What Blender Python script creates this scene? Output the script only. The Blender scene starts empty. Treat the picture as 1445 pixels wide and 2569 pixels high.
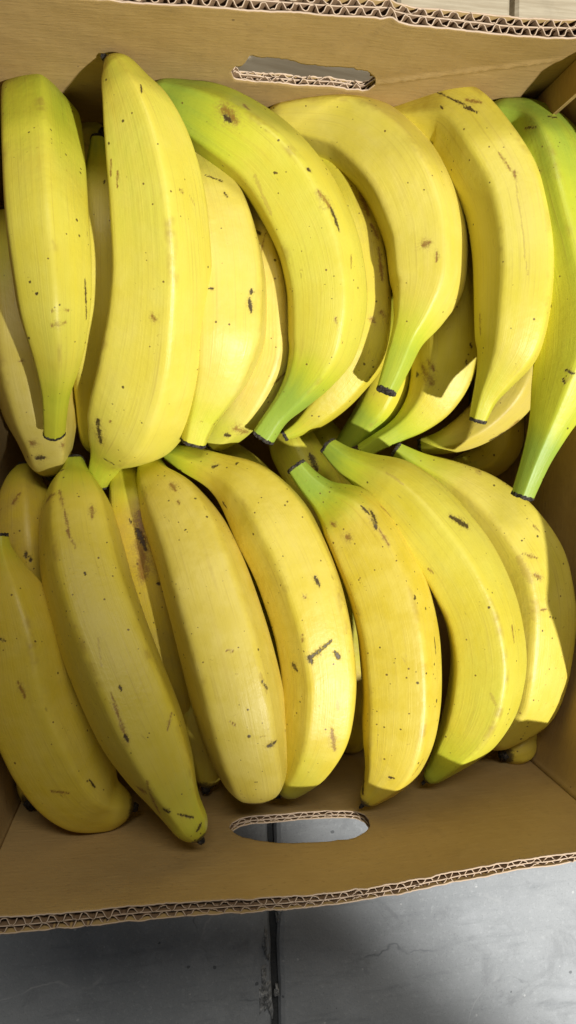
import bpy, math
import numpy as np
from mathutils import Vector

scene = bpy.context.scene
COL = scene.collection

# ---------------------------------------------------------------- camera
cam_data = bpy.data.cameras.new('camera')
cam = bpy.data.objects.new('camera', cam_data)
COL.objects.link(cam)
cam.location = (-0.0752, 0.0072, 0.5903)
cam.rotation_euler = (-0.0779, -0.149, -0.0226)
cam_data.sensor_fit = 'VERTICAL'
cam_data.sensor_height = 24.0
cam_data.lens = 24.0 * 1900.0 / 2569.0
cam_data.clip_start = 0.01
cam_data.clip_end = 60.0
scene.camera = cam

# ---------------------------------------------------------------- world: dim even light of the hall
world = bpy.data.worlds.new('World'); scene.world = world; world.use_nodes = True
bg = world.node_tree.nodes['Background']
bg.inputs[0].default_value = (0.95, 0.97, 1.0, 1); bg.inputs[1].default_value = 0.06

# ---------------------------------------------------------------- lamps
def look(o, d): o.rotation_euler = Vector(d).to_track_quat('-Z', 'Y').to_euler()
# hard ceiling spot, high on the right and towards the near end; its cone edge stands in for the shadow of an unbuilt person, lower left
KL = np.array((1.33, -1.55, 3.20)); A = np.array((0.066, -0.300, 0.0)); B = np.array((0.225, -0.485, 0.0))
nrm = np.cross(A - KL, B - KL); nrm /= np.linalg.norm(nrm)
if nrm[0] + nrm[1] < 0: nrm = -nrm
uu = (A + B) / 2 - KL; uu /= np.linalg.norm(uu)
half = math.radians(23)
axis = math.cos(half) * uu + math.sin(half) * nrm
kd = bpy.data.lights.new('ceiling_spot', 'SPOT'); key = bpy.data.objects.new('ceiling_spot', kd); COL.objects.link(key)
key.location = KL; look(key, axis)
kd.energy = 720.0; kd.color = (1.0, 0.985, 0.93); kd.spot_size = 2 * half * 1.035; kd.spot_blend = 0.06; kd.shadow_soft_size = 0.05
# added soft fill lamp, no real fixture, towards the far end of the box
fd = bpy.data.lights.new('fill_light', 'AREA'); fill = bpy.data.objects.new('fill_light', fd); COL.objects.link(fill)
fill.location = (0.15, 1.05, 1.60); look(fill, (-0.18, -1.0, -1.48))
fd.shape = 'RECTANGLE'; fd.size = 1.2; fd.size_y = 0.35; fd.energy = 12.0; fd.color = (1.0, 0.95, 0.84)

vs = scene.view_settings
vs.view_transform = 'Standard'; vs.look = 'None'; vs.gamma = 1.0; vs.exposure = 0.0; vs.use_curve_mapping = False
scene.render.engine = 'CYCLES'

# ---------------------------------------------------------------- helpers
def link(name, me, parent=None, mat=None):
    o = bpy.data.objects.new(name, me); COL.objects.link(o)
    if parent is not None: o.parent = parent
    if mat is not None and me is not None: me.materials.append(mat)
    return o
def tag(o, label, cat, group=None):
    o['label'] = label; o['category'] = cat
    if group: o['group'] = group
    return o
def mesh(name, v, f, smooth=False):
    me = bpy.data.meshes.new(name); me.from_pydata([tuple(map(float, p)) for p in v], [], f); me.update()
    if smooth: me.polygons.foreach_set('use_smooth', [True] * len(me.polygons))
    return me
class Nodes:
    def __init__(s, name):
        s.m = bpy.data.materials.new(name); s.m.use_nodes = True; s.t = s.m.node_tree; s.n = s.t.nodes
        s.bsdf = s.n['Principled BSDF']
    def add(s, kind, **kw):
        n = s.n.new(kind)
        for k, v in kw.items(): setattr(n, k, v)
        return n
    def put(s, sock, v):
        if v is None: return
        if isinstance(v, (int, float)): sock.default_value = v
        elif isinstance(v, (tuple, list)): sock.default_value = tuple(v) + ((1,) if len(v) == 3 and sock.type == 'RGBA' else ())
        else: s.t.links.new(v, sock)
    def math(s, op, a, b=None, c=None, clamp=False):
        n = s.add('ShaderNodeMath', operation=op, use_clamp=clamp)
        for i, v in enumerate((a, b, c)): s.put(n.inputs[i], v)
        return n.outputs[0]
    def mix(s, f, a, b, blend='MIX'):
        n = s.add('ShaderNodeMix', data_type='RGBA', blend_type=blend); n.clamp_factor = True
        s.put(n.inputs[0], f); s.put(n.inputs[6], a); s.put(n.inputs[7], b); return n.outputs[2]
    def noise(s, vec, scale, detail=3, rough=0.55, dist=0.0):
        n = s.add('ShaderNodeTexNoise'); s.put(n.inputs['Vector'], vec)
        n.inputs['Scale'].default_value = scale; n.inputs['Detail'].default_value = detail
        n.inputs['Roughness'].default_value = rough; n.inputs['Distortion'].default_value = dist
        return n.outputs[0]
    def step(s, v, lo, hi):
        n = s.add('ShaderNodeMapRange', interpolation_type='SMOOTHSTEP'); s.put(n.inputs[0], v)
        s.put(n.inputs[1], lo); s.put(n.inputs[2], hi); return n.outputs[0]
    def scale(s, vec, xyz):
        n = s.add('ShaderNodeVectorMath', operation='MULTIPLY'); s.put(n.inputs[0], vec); n.inputs[1].default_value = xyz; return n.outputs[0]
    def attr(s, name, kind='GEOMETRY'):
        n = s.add('ShaderNodeAttribute', attribute_type=kind, attribute_name=name); return n.outputs['Fac']
    def bump(s, h, strength, dist):
        n = s.add('ShaderNodeBump'); n.inputs['Strength'].default_value = strength; n.inputs['Distance'].default_value = dist
        s.put(n.inputs['Height'], h); return n.outputs[0]
    def out(s, col, rough, nor=None, spec=0.5):
        s.put(s.bsdf.inputs['Base Color'], col); s.put(s.bsdf.inputs['Roughness'], rough)
        s.bsdf.inputs['Specular IOR Level'].default_value = spec
        if nor is not None: s.put(s.bsdf.inputs['Normal'], nor)
        return s.m

# ---------------------------------------------------------------- materials
def mat_peel():
    k = Nodes('banana_peel')
    tc = k.add('ShaderNodeTexCoord'); ob = tc.outputs['Object']
    seed = k.attr('seed', 'OBJECT')
    off = k.add('ShaderNodeVectorMath', operation='ADD'); k.put(off.inputs[0], ob)
    cmb = k.add('ShaderNodeCombineXYZ'); k.put(cmb.inputs[0], seed); k.put(cmb.inputs[1], k.math('MULTIPLY', seed, 0.37)); k.put(off.inputs[1], cmb.outputs[0])
    p = off.outputs[0]
    uvn = k.add('ShaderNodeUVMap', uv_map='along'); uv = uvn.outputs[0]
    uvo = k.add('ShaderNodeVectorMath', operation='ADD'); k.put(uvo.inputs[0], uv); k.put(uvo.inputs[1], cmb.outputs[0]); uvs = uvo.outputs[0]
    green, pale, dull, spk = k.attr('green'), k.attr('pale', 'OBJECT'), k.attr('dull', 'OBJECT'), k.attr('spk', 'OBJECT')
    big = k.noise(p, 22, 3); med = k.noise(p, 70, 4)
    streak = k.noise(k.scale(uvs, (900, 14, 1)), 1, 3, 0.6)
    broad = k.noise(k.scale(uvs, (130, 7, 1)), 1, 3, 0.6)
    yellow = k.mix(k.step(big, 0.3, 0.7), (0.68, 0.580, 0.040), (0.74, 0.645, 0.080))
    yellow = k.mix(k.attr('gold', 'OBJECT'), yellow, k.mix(k.step(med, 0.3, 0.7), (0.66, 0.485, 0.035), (0.73, 0.56, 0.07)))
    cream = k.mix(k.step(med, 0.35, 0.7), (0.71, 0.575, 0.14), (0.75, 0.615, 0.19))
    pf = k.math('ADD', k.math('MULTIPLY', pale, 0.8), k.math('MULTIPLY', k.math('SUBTRACT', broad, 0.5), 0.7), clamp=True)
    col = k.mix(pf, yellow, cream)
    g = k.math('ADD', green, k.math('MULTIPLY', k.math('SUBTRACT', k.math('ADD', k.math('MULTIPLY', big, 0.5), k.math('MULTIPLY', broad, 0.5)), 0.5), 0.75))
    g = k.math('MULTIPLY', k.math('MAXIMUM', g, 0.0), k.step(green, 0.0, 0.15), clamp=True)
    gcol = k.mix(k.step(g, 0.35, 1.0), (0.575, 0.60, 0.035), (0.315, 0.445, 0.055))
    col = k.mix(k.step(g, 0.0, 0.6), col, gcol)
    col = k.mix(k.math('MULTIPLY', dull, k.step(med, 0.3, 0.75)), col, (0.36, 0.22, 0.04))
    col = k.mix(k.step(streak, 0.52, 0.8), col, k.mix(0.32, col, (0.35, 0.22, 0.05)))
    col = k.mix(k.math('MULTIPLY', k.step(broad, 0.60, 0.8), 0.45), col, k.mix(0.35, col, (0.50, 0.33, 0.05)))
    # ridge lines: rubbed, a little browner, broken along their length
    rl = k.math('MULTIPLY', k.step(k.attr('ridge'), 0.72, 1.0), k.step(k.noise(k.scale(uvs, (40, 30, 1)), 1, 4, 0.7), 0.50, 0.72))
    col = k.mix(k.math('MULTIPLY', rl, 0.7), col, (0.34, 0.21, 0.04))
    # dull handling scuffs
    sc1 = k.math('MULTIPLY', k.step(k.noise(k.scale(uvs, (300, 90, 1)), 1, 5, 0.7, 0.6), 0.60, 0.80), k.step(k.noise(p, 30, 2), 0.5, 0.7))
    col = k.mix(k.math('MULTIPLY', sc1, k.math('ADD', 0.16, k.math('MULTIPLY', spk, 0.55))), col, (0.38, 0.25, 0.07))
    # short thin scratches
    sv = k.add('ShaderNodeTexVoronoi'); k.put(sv.inputs['Vector'], k.scale(uvs, (240, 75, 1))); sv.inputs['Scale'].default_value = 1.0
    ss = k.add('ShaderNodeSeparateColor'); k.put(ss.inputs[0], sv.outputs['Color'])
    st = k.math('MULTIPLY', k.math('LESS_THAN', ss.outputs[0], 0.022), k.math('SUBTRACT', 1.0, k.step(k.math('ADD', sv.outputs['Distance'], k.math('MULTIPLY', k.noise(p, 800, 2), 0.25)), 0.14, 0.30)))
    col = k.mix(k.math('MULTIPLY', st, 0.4), col, (0.16, 0.09, 0.025))
    # faint freckled mottling
    mot = k.noise(p, 420, 2, 0.6)
    mk = k.math('MULTIPLY', k.step(mot, 0.66, 0.76), k.step(k.noise(p, 45, 2), 0.52, 0.68))
    col = k.mix(k.math('MULTIPLY', mk, k.math('MULTIPLY', spk, 0.75)), col, (0.28, 0.15, 0.02))
    # specks
    clus = k.math('ADD', 0.15, k.step(k.noise(p, 34, 3, 0.6), 0.40, 0.66))
    for sc, r0, keep, dark in ((120, 0.075, 0.62, (0.07, 0.04, 0.012)), (62, 0.058, 0.28, (0.05, 0.028, 0.010)), (230, 0.11, 0.42, (0.16, 0.09, 0.02))):
        vo = k.add('ShaderNodeTexVoronoi'); k.put(vo.inputs['Vector'], p); vo.inputs['Scale'].default_value = sc
        sep = k.add('ShaderNodeSeparateColor'); k.put(sep.inputs[0], vo.outputs['Color'])
        on = k.math('LESS_THAN', sep.outputs[0], k.math('MULTIPLY', k.math('MULTIPLY', spk, keep * 1.7), clus))
        rad = k.math('MULTIPLY', k.math('ADD', sep.outputs[1], 0.4), r0)
        d = k.math('ADD', vo.outputs['Distance'], k.math('MULTIPLY', k.math('SUBTRACT', k.noise(p, 900, 2), 0.5), r0 * 1.3))
        hit = k.math('MULTIPLY', on, k.math('SUBTRACT', 1.0, k.step(k.math('DIVIDE', d, rad), 0.75, 1.35)))
        col = k.mix(k.math('MULTIPLY', hit, 0.9), col, dark)
    # bruises and scratches carried by vertex fields, edges broken by noise
    fine = k.noise(p, 750, 5, 0.7, 0.4); fib = k.noise(p, 260, 3, 0.6, 0.5)
    br = k.math('ADD', k.math('MULTIPLY', k.math('SUBTRACT', fine, 0.5), 1.5), k.math('MULTIPLY', k.math('SUBTRACT', fib, 0.5), 0.8))
    def field(name, lo, hi, amp):
        f = k.attr(name); return k.math('MULTIPLY', k.step(k.math('ADD', f, k.math('MULTIPLY', br, amp)), lo, hi), k.step(f, 0.0, 0.12))
    col = k.mix(k.math('MULTIPLY', field('scuff', 0.25, 0.8, 0.9), 0.45), col, (0.40, 0.26, 0.06))
    rust = field('rust', 0.20, 1.0, 1.05)
    col = k.mix(k.math('MULTIPLY', rust, 0.85), col, k.mix(fine, (0.10, 0.045, 0.012), (0.40, 0.19, 0.03)))
    dark = field('dark', 0.24, 0.75, 1.05)
    col = k.mix(k.math('MULTIPLY', dark, 0.92), col, (0.045, 0.026, 0.012))
    tip = k.attr('tipdark'); tf = k.step(k.math('ADD', tip, k.math('MULTIPLY', br, 0.35)), 0.45, 0.75)
    col = k.mix(k.math('MULTIPLY', tf, 0.9), col, (0.06, 0.04, 0.022))
    h = k.math('ADD', k.math('MULTIPLY', streak, 0.35), k.math('MULTIPLY', k.noise(p, 160, 3), 0.65))
    h = k.math('SUBTRACT', h, k.math('MULTIPLY', k.math('MAXIMUM', dark, k.math('MULTIPLY', rust, 0.4)), 0.5))
    m = k.out(col, k.math('ADD', 0.31, k.math('MULTIPLY', med, 0.24)), k.bump(h, 0.55, 0.0009), 0.42)
    return m

def mat_dry(name, a, b):
    k = Nodes(name); p = k.add('ShaderNodeTexCoord').outputs['Object']
    n = k.noise(p, 500, 4, 0.7)
    return k.out(k.mix(k.step(n, 0.35, 0.7), a, b), 0.85, k.bump(n, 0.8, 0.001), 0.25)

def mat_board(name, a, b, fleck=1.0):
    k = Nodes(name); p = k.add('ShaderNodeTexCoord').outputs['Object']
    fib = k.noise(k.scale(p, (70, 70, 520)), 1, 4, 0.65); fib2 = k.noise(k.scale(p, (240, 240, 900)), 1, 3, 0.6)
    big = k.noise(p, 9, 4, 0.6); med = k.noise(p, 45, 4, 0.6)
    col = k.mix(k.step(big, 0.3, 0.7), a, b)
    col = k.mix(k.math('MULTIPLY', k.step(fib, 0.45, 0.75), 0.35 * fleck), col, (0.48, 0.34, 0.14))
    col = k.mix(k.math('MULTIPLY', k.step(fib2, 0.58, 0.8), 0.45 * fleck), col, (0.15, 0.09, 0.04))
    col = k.mix(k.math('MULTIPLY', k.step(med, 0.58, 0.8), 0.3), col, (0.20, 0.13, 0.06))
    vo = k.add('ShaderNodeTexVoronoi'); k.put(vo.inputs['Vector'], p); vo.inputs['Scale'].default_value = 75
    sep = k.add('ShaderNodeSeparateColor'); k.put(sep.inputs[0], vo.outputs['Color'])
    hit = k.math('MULTIPLY', k.math('LESS_THAN', sep.outputs[0], 0.10 * fleck), k.math('LESS_THAN', vo.outputs['Distance'], 0.06))
    col = k.mix(k.math('MULTIPLY', hit, 0.6), col, (0.08, 0.05, 0.03))
    # scuffs, rub marks and a soft flute wash-board showing through the liner
    rub = k.noise(k.scale(p, (20, 20, 160)), 1, 5, 0.75, 0.8)
    col = k.mix(k.math('MULTIPLY', k.step(rub, 0.60, 0.75), 0.22 * fleck), col, (0.52, 0.37, 0.17))
    col = k.mix(k.math('MULTIPLY', k.step(k.noise(k.scale(p, (90, 90, 30)), 1, 5, 0.8, 1.0), 0.66, 0.78), 0.35 * fleck), col, (0.17, 0.10, 0.05))
    wv = k.add('ShaderNodeTexWave', wave_type='BANDS', bands_direction='X'); k.put(wv.inputs['Vector'], p); wv.inputs['Scale'].default_value = 40; wv.inputs['Distortion'].default_value = 0.6; wv.inputs['Detail'].default_value = 1
    h = k.math('ADD', k.math('ADD', k.math('MULTIPLY', fib, 0.6), k.math('MULTIPLY', med, 1.1)), k.math('MULTIPLY', wv.outputs['Fac'], 0.10))
    return k.out(col, 0.78, k.bump(h, 0.5, 0.0012), 0.25)

def mat_concrete():
    k = Nodes('worn_cement'); p = k.add('ShaderNodeNewGeometry').outputs['Position']
    big = k.noise(p, 5, 5, 0.62); med = k.noise(p, 26, 5, 0.65); fine = k.noise(p, 260, 4, 0.7)
    brush = k.noise(k.scale(p, (14, 90, 14)), 1, 4, 0.65)
    col = k.mix(k.step(big, 0.3, 0.7), (0.300, 0.318, 0.340), (0.400, 0.418, 0.440))
    col = k.mix(k.math('MULTIPLY', k.step(med, 0.45, 0.75), 0.55), col, (0.45, 0.47, 0.50))
    col = k.mix(k.math('MULTIPLY', k.step(brush, 0.5, 0.8), 0.5), col, (0.17, 0.185, 0.205))
    col = k.mix(k.math('MULTIPLY', k.step(fine, 0.52, 0.72), 0.45), col, (0.52, 0.54, 0.56))
    grit = k.noise(p, 700, 3, 0.7); col = k.mix(k.math('MULTIPLY', k.step(grit, 0.55, 0.72), 0.45), col, (0.11, 0.12, 0.13))
    stain = k.noise(p, 14, 6, 0.75, 0.8); col = k.mix(k.math('MULTIPLY', k.step(stain, 0.55, 0.70), 0.45), col, (0.19, 0.20, 0.215))
    def cracks(scale, width, amp, colr, fac):
        w = k.add('ShaderNodeVectorMath', operation='ADD'); k.put(w.inputs[0], p)
        nz = k.add('ShaderNodeTexNoise'); k.put(nz.inputs['Vector'], p); nz.inputs['Scale'].default_value = 18; nz.inputs['Detail'].default_value = 4
        k.put(w.inputs[1], k.scale(nz.outputs['Color'], (amp, amp, amp)))
        v = k.add('ShaderNodeTexVoronoi', feature='DISTANCE_TO_EDGE'); k.put(v.inputs['Vector'], w.outputs[0]); v.inputs['Scale'].default_value = scale
        return k.math('MULTIPLY', k.math('MULTIPLY', k.math('SUBTRACT', 1.0, k.step(v.outputs['Distance'], 0.0, width)), k.step(k.noise(p, 11, 3), 0.48, 0.6)), fac)
    col = k.mix(cracks(4.0, 0.006, 0.05, None, 0.7), col, (0.55, 0.56, 0.57))
    col = k.mix(cracks(3.2, 0.004, 0.05, None, 0.55), col, (0.08, 0.09, 0.10))
    vo = k.add('ShaderNodeTexVoronoi'); k.put(vo.inputs['Vector'], p); vo.inputs['Scale'].default_value = 90
    sep = k.add('ShaderNodeSeparateColor'); k.put(sep.inputs[0], vo.outputs['Color'])
    dd = k.math('ADD', vo.outputs['Distance'], k.math('MULTIPLY', k.math('SUBTRACT', fine, 0.5), 0.25))
    col = k.mix(k.math('MULTIPLY', k.math('MULTIPLY', k.math('LESS_THAN', sep.outputs[0], 0.12), k.math('LESS_THAN', dd, 0.10)), 0.7), col, (0.60, 0.61, 0.62))
    col = k.mix(k.math('MULTIPLY', k.math('MULTIPLY', k.math('GREATER_THAN', sep.outputs[0], 0.90), k.math('LESS_THAN', dd, 0.14)), 0.7), col, (0.09, 0.10, 0.11))
    h = k.math('ADD', k.math('MULTIPLY', med, 0.7), k.math('MULTIPLY', fine, 0.3))
    return k.out(col, 0.62, k.bump(h, 0.5, 0.0025), 0.4)

PEEL = mat_peel()
STEMCUT = mat_dry('dry_stem_cut', (0.018, 0.015, 0.013), (0.10, 0.085, 0.07))
BROWNCUT = mat_dry('brown_dry_stem', (0.035, 0.022, 0.014), (0.11, 0.07, 0.04))
NUB = mat_dry('dry_blossom_tip', (0.012, 0.010, 0.010), (0.07, 0.06, 0.05))
LINER = mat_board('kraft_liner', (0.370, 0.243, 0.093), (0.435, 0.294, 0.120))
FLUTE_SHADED = mat_board('kraft_fluting_shaded', (0.15, 0.090, 0.050), (0.20, 0.125, 0.070), 0.4)  # darkened kraft: shade inside the flute hollows is put into the colour
RAW = mat_board('raw_paper_edge', (0.60, 0.44, 0.31), (0.70, 0.54, 0.40), 0.3)
CEMENT = mat_concrete()

# ---------------------------------------------------------------- floor of cement slabs
def rough_slab(x0, x1, y0, y1, seed, z=0.0, th=0.03):
    """slab with slightly ragged, rounded edges"""
    rng = np.random.RandomState(seed); n = 60
    def edge(a, b):
        t = np.linspace(0, 1, n, endpoint=False)[:, None]
        return np.array(a) * (1 - t) + np.array(b) * t
    pts = np.concatenate([edge((x0, y0), (x1, y0)), edge((x1, y0), (x1, y1)), edge((x1, y1), (x0, y1)), edge((x0, y1), (x0, y0))])
    c = np.array(((x0 + x1) / 2, (y0 + y1) / 2)); N = len(pts)
    j = np.convolve(np.r_[rng.randn(N), rng.randn(N)], np.ones(3) / 3, 'same')[:N] * 0.0011
    sgn = np.sign(c - pts)
    rings = []
    for inset, zz in ((0.0, -th), (0.0, -0.006), (0.0018, -0.0022), (0.005, -0.0005), (0.010, 0.0)):
        q = pts.copy()
        onx = (np.abs(pts[:, 0] - x0) < 1e-9) | (np.abs(pts[:, 0] - x1) < 1e-9); ony = (np.abs(pts[:, 1] - y0) < 1e-9) | (np.abs(pts[:, 1] - y1) < 1e-9)
        q[:, 0] += sgn[:, 0] * np.where(onx, inset + np.abs(j) * 1.2, 0); q[:, 1] += sgn[:, 1] * np.where(ony, inset + np.abs(j) * 1.2, 0)
        rings.append(np.c_[q, np.full(N, z + zz)])
    v = np.concatenate(rings); f = []
    for r in range(4):
        for i in range(N):
            f.append((r * N + i, r * N + (i + 1) % N, (r + 1) * N + (i + 1) % N, (r + 1) * N + i))
    f.append(tuple(range(4 * N, 5 * N)))
    return mesh('floor_slab', v, f)

k = Nodes('seam_dirt'); pp = k.add('ShaderNodeNewGeometry').outputs['Position']; nz = k.noise(pp, 120, 4, 0.7)
DIRT = k.out(k.mix(nz, (0.03, 0.032, 0.035), (0.10, 0.105, 0.11)), 0.9, k.bump(nz, 0.8, 0.003))
k = Nodes('pale_mortar'); pp = k.add('ShaderNodeTexCoord').outputs['Object']; nz = k.noise(pp, 160, 5, 0.7)
MORTAR = k.out(k.mix(k.step(nz, 0.35, 0.7), (0.16, 0.165, 0.17), (0.60, 0.61, 0.62)), 0.85, k.bump(nz, 1.0, 0.003))

floor = link('floor', mesh('floor', [(-6, -6, -0.0085), (6, -6, -0.0085), (6, 6, -0.0085), (-6, 6, -0.0085)], [(0, 1, 2, 3)]), None, DIRT)
floor['kind'] = 'structure'
G = 0.0025
xs = [-1.407, -0.707, -0.007, 0.693, 1.393]; ys = [-1.55, -0.85, 0.275, 0.975, 1.675]
for i in range(4):
    for jj in range(4):
        dx = 0.065 if jj == 2 else 0.0
        link('floor_slab', rough_slab(xs[i] + dx + G, xs[i + 1] + dx - G, ys[jj] + G, ys[jj + 1] - G, 10 * i + jj), floor, CEMENT)
# broken pale mortar beside the seam
rng = np.random.RandomState(4)
def lump(cx, cy, lx, ly, h, seed):
    rg = np.random.RandomState(seed); n, m = 26, 9; v = []; f = []
    for a in range(m):
        for t in range(n):
            ang = 2 * math.pi * t / n; r = 1 - a / m
            w = 1 + 0.30 * math.sin(3 * ang + seed) + 0.18 * math.sin(7 * ang + 2 * seed) + rg.uniform(-.1, .1)
            v.append((cx + lx * r * w * math.cos(ang), cy + ly * r * w * math.sin(ang), -0.004 + (h + 0.004) * (1 - r ** 3) + rg.uniform(-1, 1) * 0.0007 * (a > 0)))
    for a in range(m - 1):
        for t in range(n): f.append((a * n + t, a * n + (t + 1) % n, (a + 1) * n + (t + 1) % n, (a + 1) * n + t))
    f.append(tuple((m - 1) * n + t for t in range(n)))
    return mesh('mortar', v, f)
link('mortar', lump(-0.0165, -0.440, 0.0065, 0.030, 0.0016, 3), floor, MORTAR)
link('mortar', lump(-0.0150, -0.398, 0.0028, 0.016, 0.0012, 5), floor, MORTAR)
link('mortar', lump(-0.0020, -0.368, 0.0025, 0.014, 0.0010, 8), floor, MORTAR)
rgm = np.random.RandomState(12)
for q in range(16):
    yy = -0.30 - 0.5 * rgm.rand(); link('mortar', lump(-0.007 + rgm.uniform(-.006, .006), yy, rgm.uniform(.0008, .0022), rgm.uniform(.0015, .006), rgm.uniform(.0, .0012), 20 + q), floor, MORTAR)

# ---------------------------------------------------------------- pale boards lying behind the box
def mat_wood():
    k = Nodes('pale_board'); p = k.add('ShaderNodeTexCoord').outputs['Object']
    g = k.noise(k.scale(p, (18, 240, 60)), 1, 4, 0.6); b2 = k.noise(p, 30, 4, 0.6)
    col = k.mix(k.step(g, 0.35, 0.7), (0.43, 0.36, 0.25), (0.56, 0.49, 0.36))
    col = k.mix(k.math('MULTIPLY', k.step(b2, 0.55, 0.75), 0.5), col, (0.33, 0.28, 0.20))
    return k.out(col, 0.75, k.bump(g, 0.4, 0.001), 0.3)
WOOD = mat_wood()
def plank(name, c, size, rz, label):
    sx, sy, sz = size[0] / 2, size[1] / 2, size[2]; bv = 0.0025
    v = []; f = []
    prof = [(0, 0), (0, sz - bv), (bv, sz)]
    for ins, zz in prof:
        for (a, b_) in ((-1, -1), (1, -1), (1, 1), (-1, 1)): v.append((a * (sx - ins), b_ * (sy - ins), zz))
    for r in range(2):
        for i in range(4): f.append((r * 4 + i, r * 4 + (i + 1) % 4, r * 4 + 4 + (i + 1) % 4, r * 4 + 4 + i))
    f.append((8, 9, 10, 11)); f.append((3, 2, 1, 0))
    o = link(name, mesh(name, v, f), None, WOOD); o.location = c; o.rotation_euler = (0, 0, rz)
    return tag(o, label, 'board', 'pale boards on the floor behind the box')
plank('wooden_board', (0.151, 0.56, 0.0005), (0.089, 0.46, 0.014), -0.02, 'pale board end seen past the torn-handle wall, nearer the dark floor')
plank('wooden_board', (0.300, 0.56, 0.0005), (0.200, 0.46, 0.014), -0.02, 'wide pale board past the torn-handle wall, right next to the narrower board')
plank('wooden_board', (0.030, 0.2740, 0.0005), (0.20, 0.046, 0.012), -0.12, 'pale strip of board seen through the torn handle hole')

# ---------------------------------------------------------------- cardboard box
XL, XRB, XRT, YB, YT, H = -0.183, 0.172, 0.154, -0.220, 0.220, 0.210
box = link('cardboard_box', None); box.location = (0, 0, 0)
tag(box, 'open brown double-wall corrugated cardboard box full of bananas with a handle hole in each end', 'box')

HT = dict(x=[-.0364, -.0345, -.030, -.0285, -.018, -.0117, 0.0, .0112, .022, .0305, .036, .042, .0465, .0471],
          lo=[.150, .1425, .1405, .1402, .1398, .1395, .139, .1385, .138, .1370, .1365, .1355, .1385, .147],
          hi=[.151, .1565, .158, .1685, .1680, .1666, .1640, .1625, .1612, .1611, .1600, .1560, .1525, .1485])
HB = dict(x=[-.0493, -.047, -.042, -.034, -.022, -.0043, .012, .024, .032, .036, .0370],
          lo=[.1400, .1350, .1310, .1295, .1292, .1296, .1310, .1330, .1365, .1410, .1460],
          hi=[.1410, .1470, .1525, .1575, .1612, .1638, .1645, .1638, .1600, .1540, .1470])

def wall(name, label, origin, sdir, ndir, length, hole, bulge, seed, rim=lambda s: 0.0, squash=lambda s, z: 1.0, torn=1.0):
    """corrugated wall: three liners with two sine flutings between them, all cut by the handle hole"""
    origin, sdir, ndir = map(np.array, (origin, sdir, ndir)); rg = np.random.RandomState(seed)
    ph = rg.uniform(0, 6, 8)
    def sheet(part, n_of_s, step, thick, mat, parent, zt=0.0, tear=0.0, rows=14, nb2=8):
        s = np.arange(0, length + step / 2, step)
        if hole is not None:
            hx = np.array(hole['x']); s = np.unique(np.r_[s, hx[0] + 1e-5, hx[-1] - 1e-5]).round(6)
        n = np.array([n_of_s(q) for q in s]); v = []; f = []
        jit = np.convolve(rg.randn(len(s) + 8), np.ones(4) / 4, 'same')[4:-4]
        def P(i, z): 
            return origin + sdir * s[i] + ndir * (n[i] * squash(s[i], z) + bulge(s[i], z)) + np.array((0, 0, z))
        top = lambda i: H + zt + rim(s[i]) + 0.0012 * math.sin(9 * s[i] + ph[0]) + tear * 0.0007 * jit[i]
        if hole is None:
            bands = lambda i: [0.0005 + (top(i) - 0.0005) * q / rows for q in range(rows + 1)]; nb = rows; gap = (9999, 9999); i0 = i1 = 0
        else:
            i0 = int(np.searchsorted(s, hx[0])); i1 = int(np.searchsorted(s, hx[-1])) - 1
            def bands(i):
                tj = tear * jit[i] if i0 <= i <= i1 else 0
                lo = float(np.interp(s[i], hx, hole['lo'])) + 0.0013 * tj * torn; hi = float(np.interp(s[i], hx, hole['hi'])) + 0.0016 * tj * torn
                return list(np.linspace(0.0005, lo, nb2)) + list(np.linspace(hi, top(i), nb2))
            nb = 2 * nb2 - 1; gap = (nb2 - 1, nb2)
        for i in range(len(s)):
            for z in bands(i): v.append(P(i, z))
        for i in range(len(s) - 1):
            for q in range(nb):
                if q == gap[0] and i0 <= i < i1: continue
                a = i * (nb + 1) + q; f.append((a, a + nb + 1, a + nb + 2, a + 1))
        o = link(part, mesh(part, v, f, True), parent, mat)
        if thick:
            md = o.modifiers.new('thickness', 'SOLIDIFY'); md.thickness = thick; md.offset = 0.0; o.data.materials.append(RAW); md.material_offset_rim = 1
        return o
    W1, W2 = 0.0079, 0.0085
    ush = lambda a: math.tanh(1.9 * math.sin(a)) / math.tanh(1.9)
    inner = sheet(name, lambda s: 0.0, 0.0016, 0.00085, LINER, box, 0.0006, 1.0, 40, 40)
    if label: inner['label'] = label
    amp = lambda s: 1 + 0.12 * math.sin(31 * s + ph[1])
    sheet('fluting', lambda s: 0.0029 + 0.0017 * amp(s) * ush(2 * math.pi * s / W1 + ph[2] + 0.5 * math.sin(20 * s)), W1 / 14, 0.00050, FLUTE_SHADED, inner, 0.0, 1.6)
    sheet('middle_liner', lambda s: 0.0051 + 0.0002 * math.sin(60 * s), 0.003, 0.0007, FLUTE_SHADED, inner, -0.0003, 0.6)
    sheet('fluting', lambda s: 0.0072 + 0.0015 * amp(s + 1) * ush(2 * math.pi * s / W2 + ph[3] + 0.6 * math.sin(17 * s)), W2 / 14, 0.00050, FLUTE_SHADED, inner, -0.0004, 1.6)
    sheet('outer_liner', lambda s: 0.0090, 0.0016, 0.0008, LINER, inner, 0.0, 1.0)
    return inner

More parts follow.
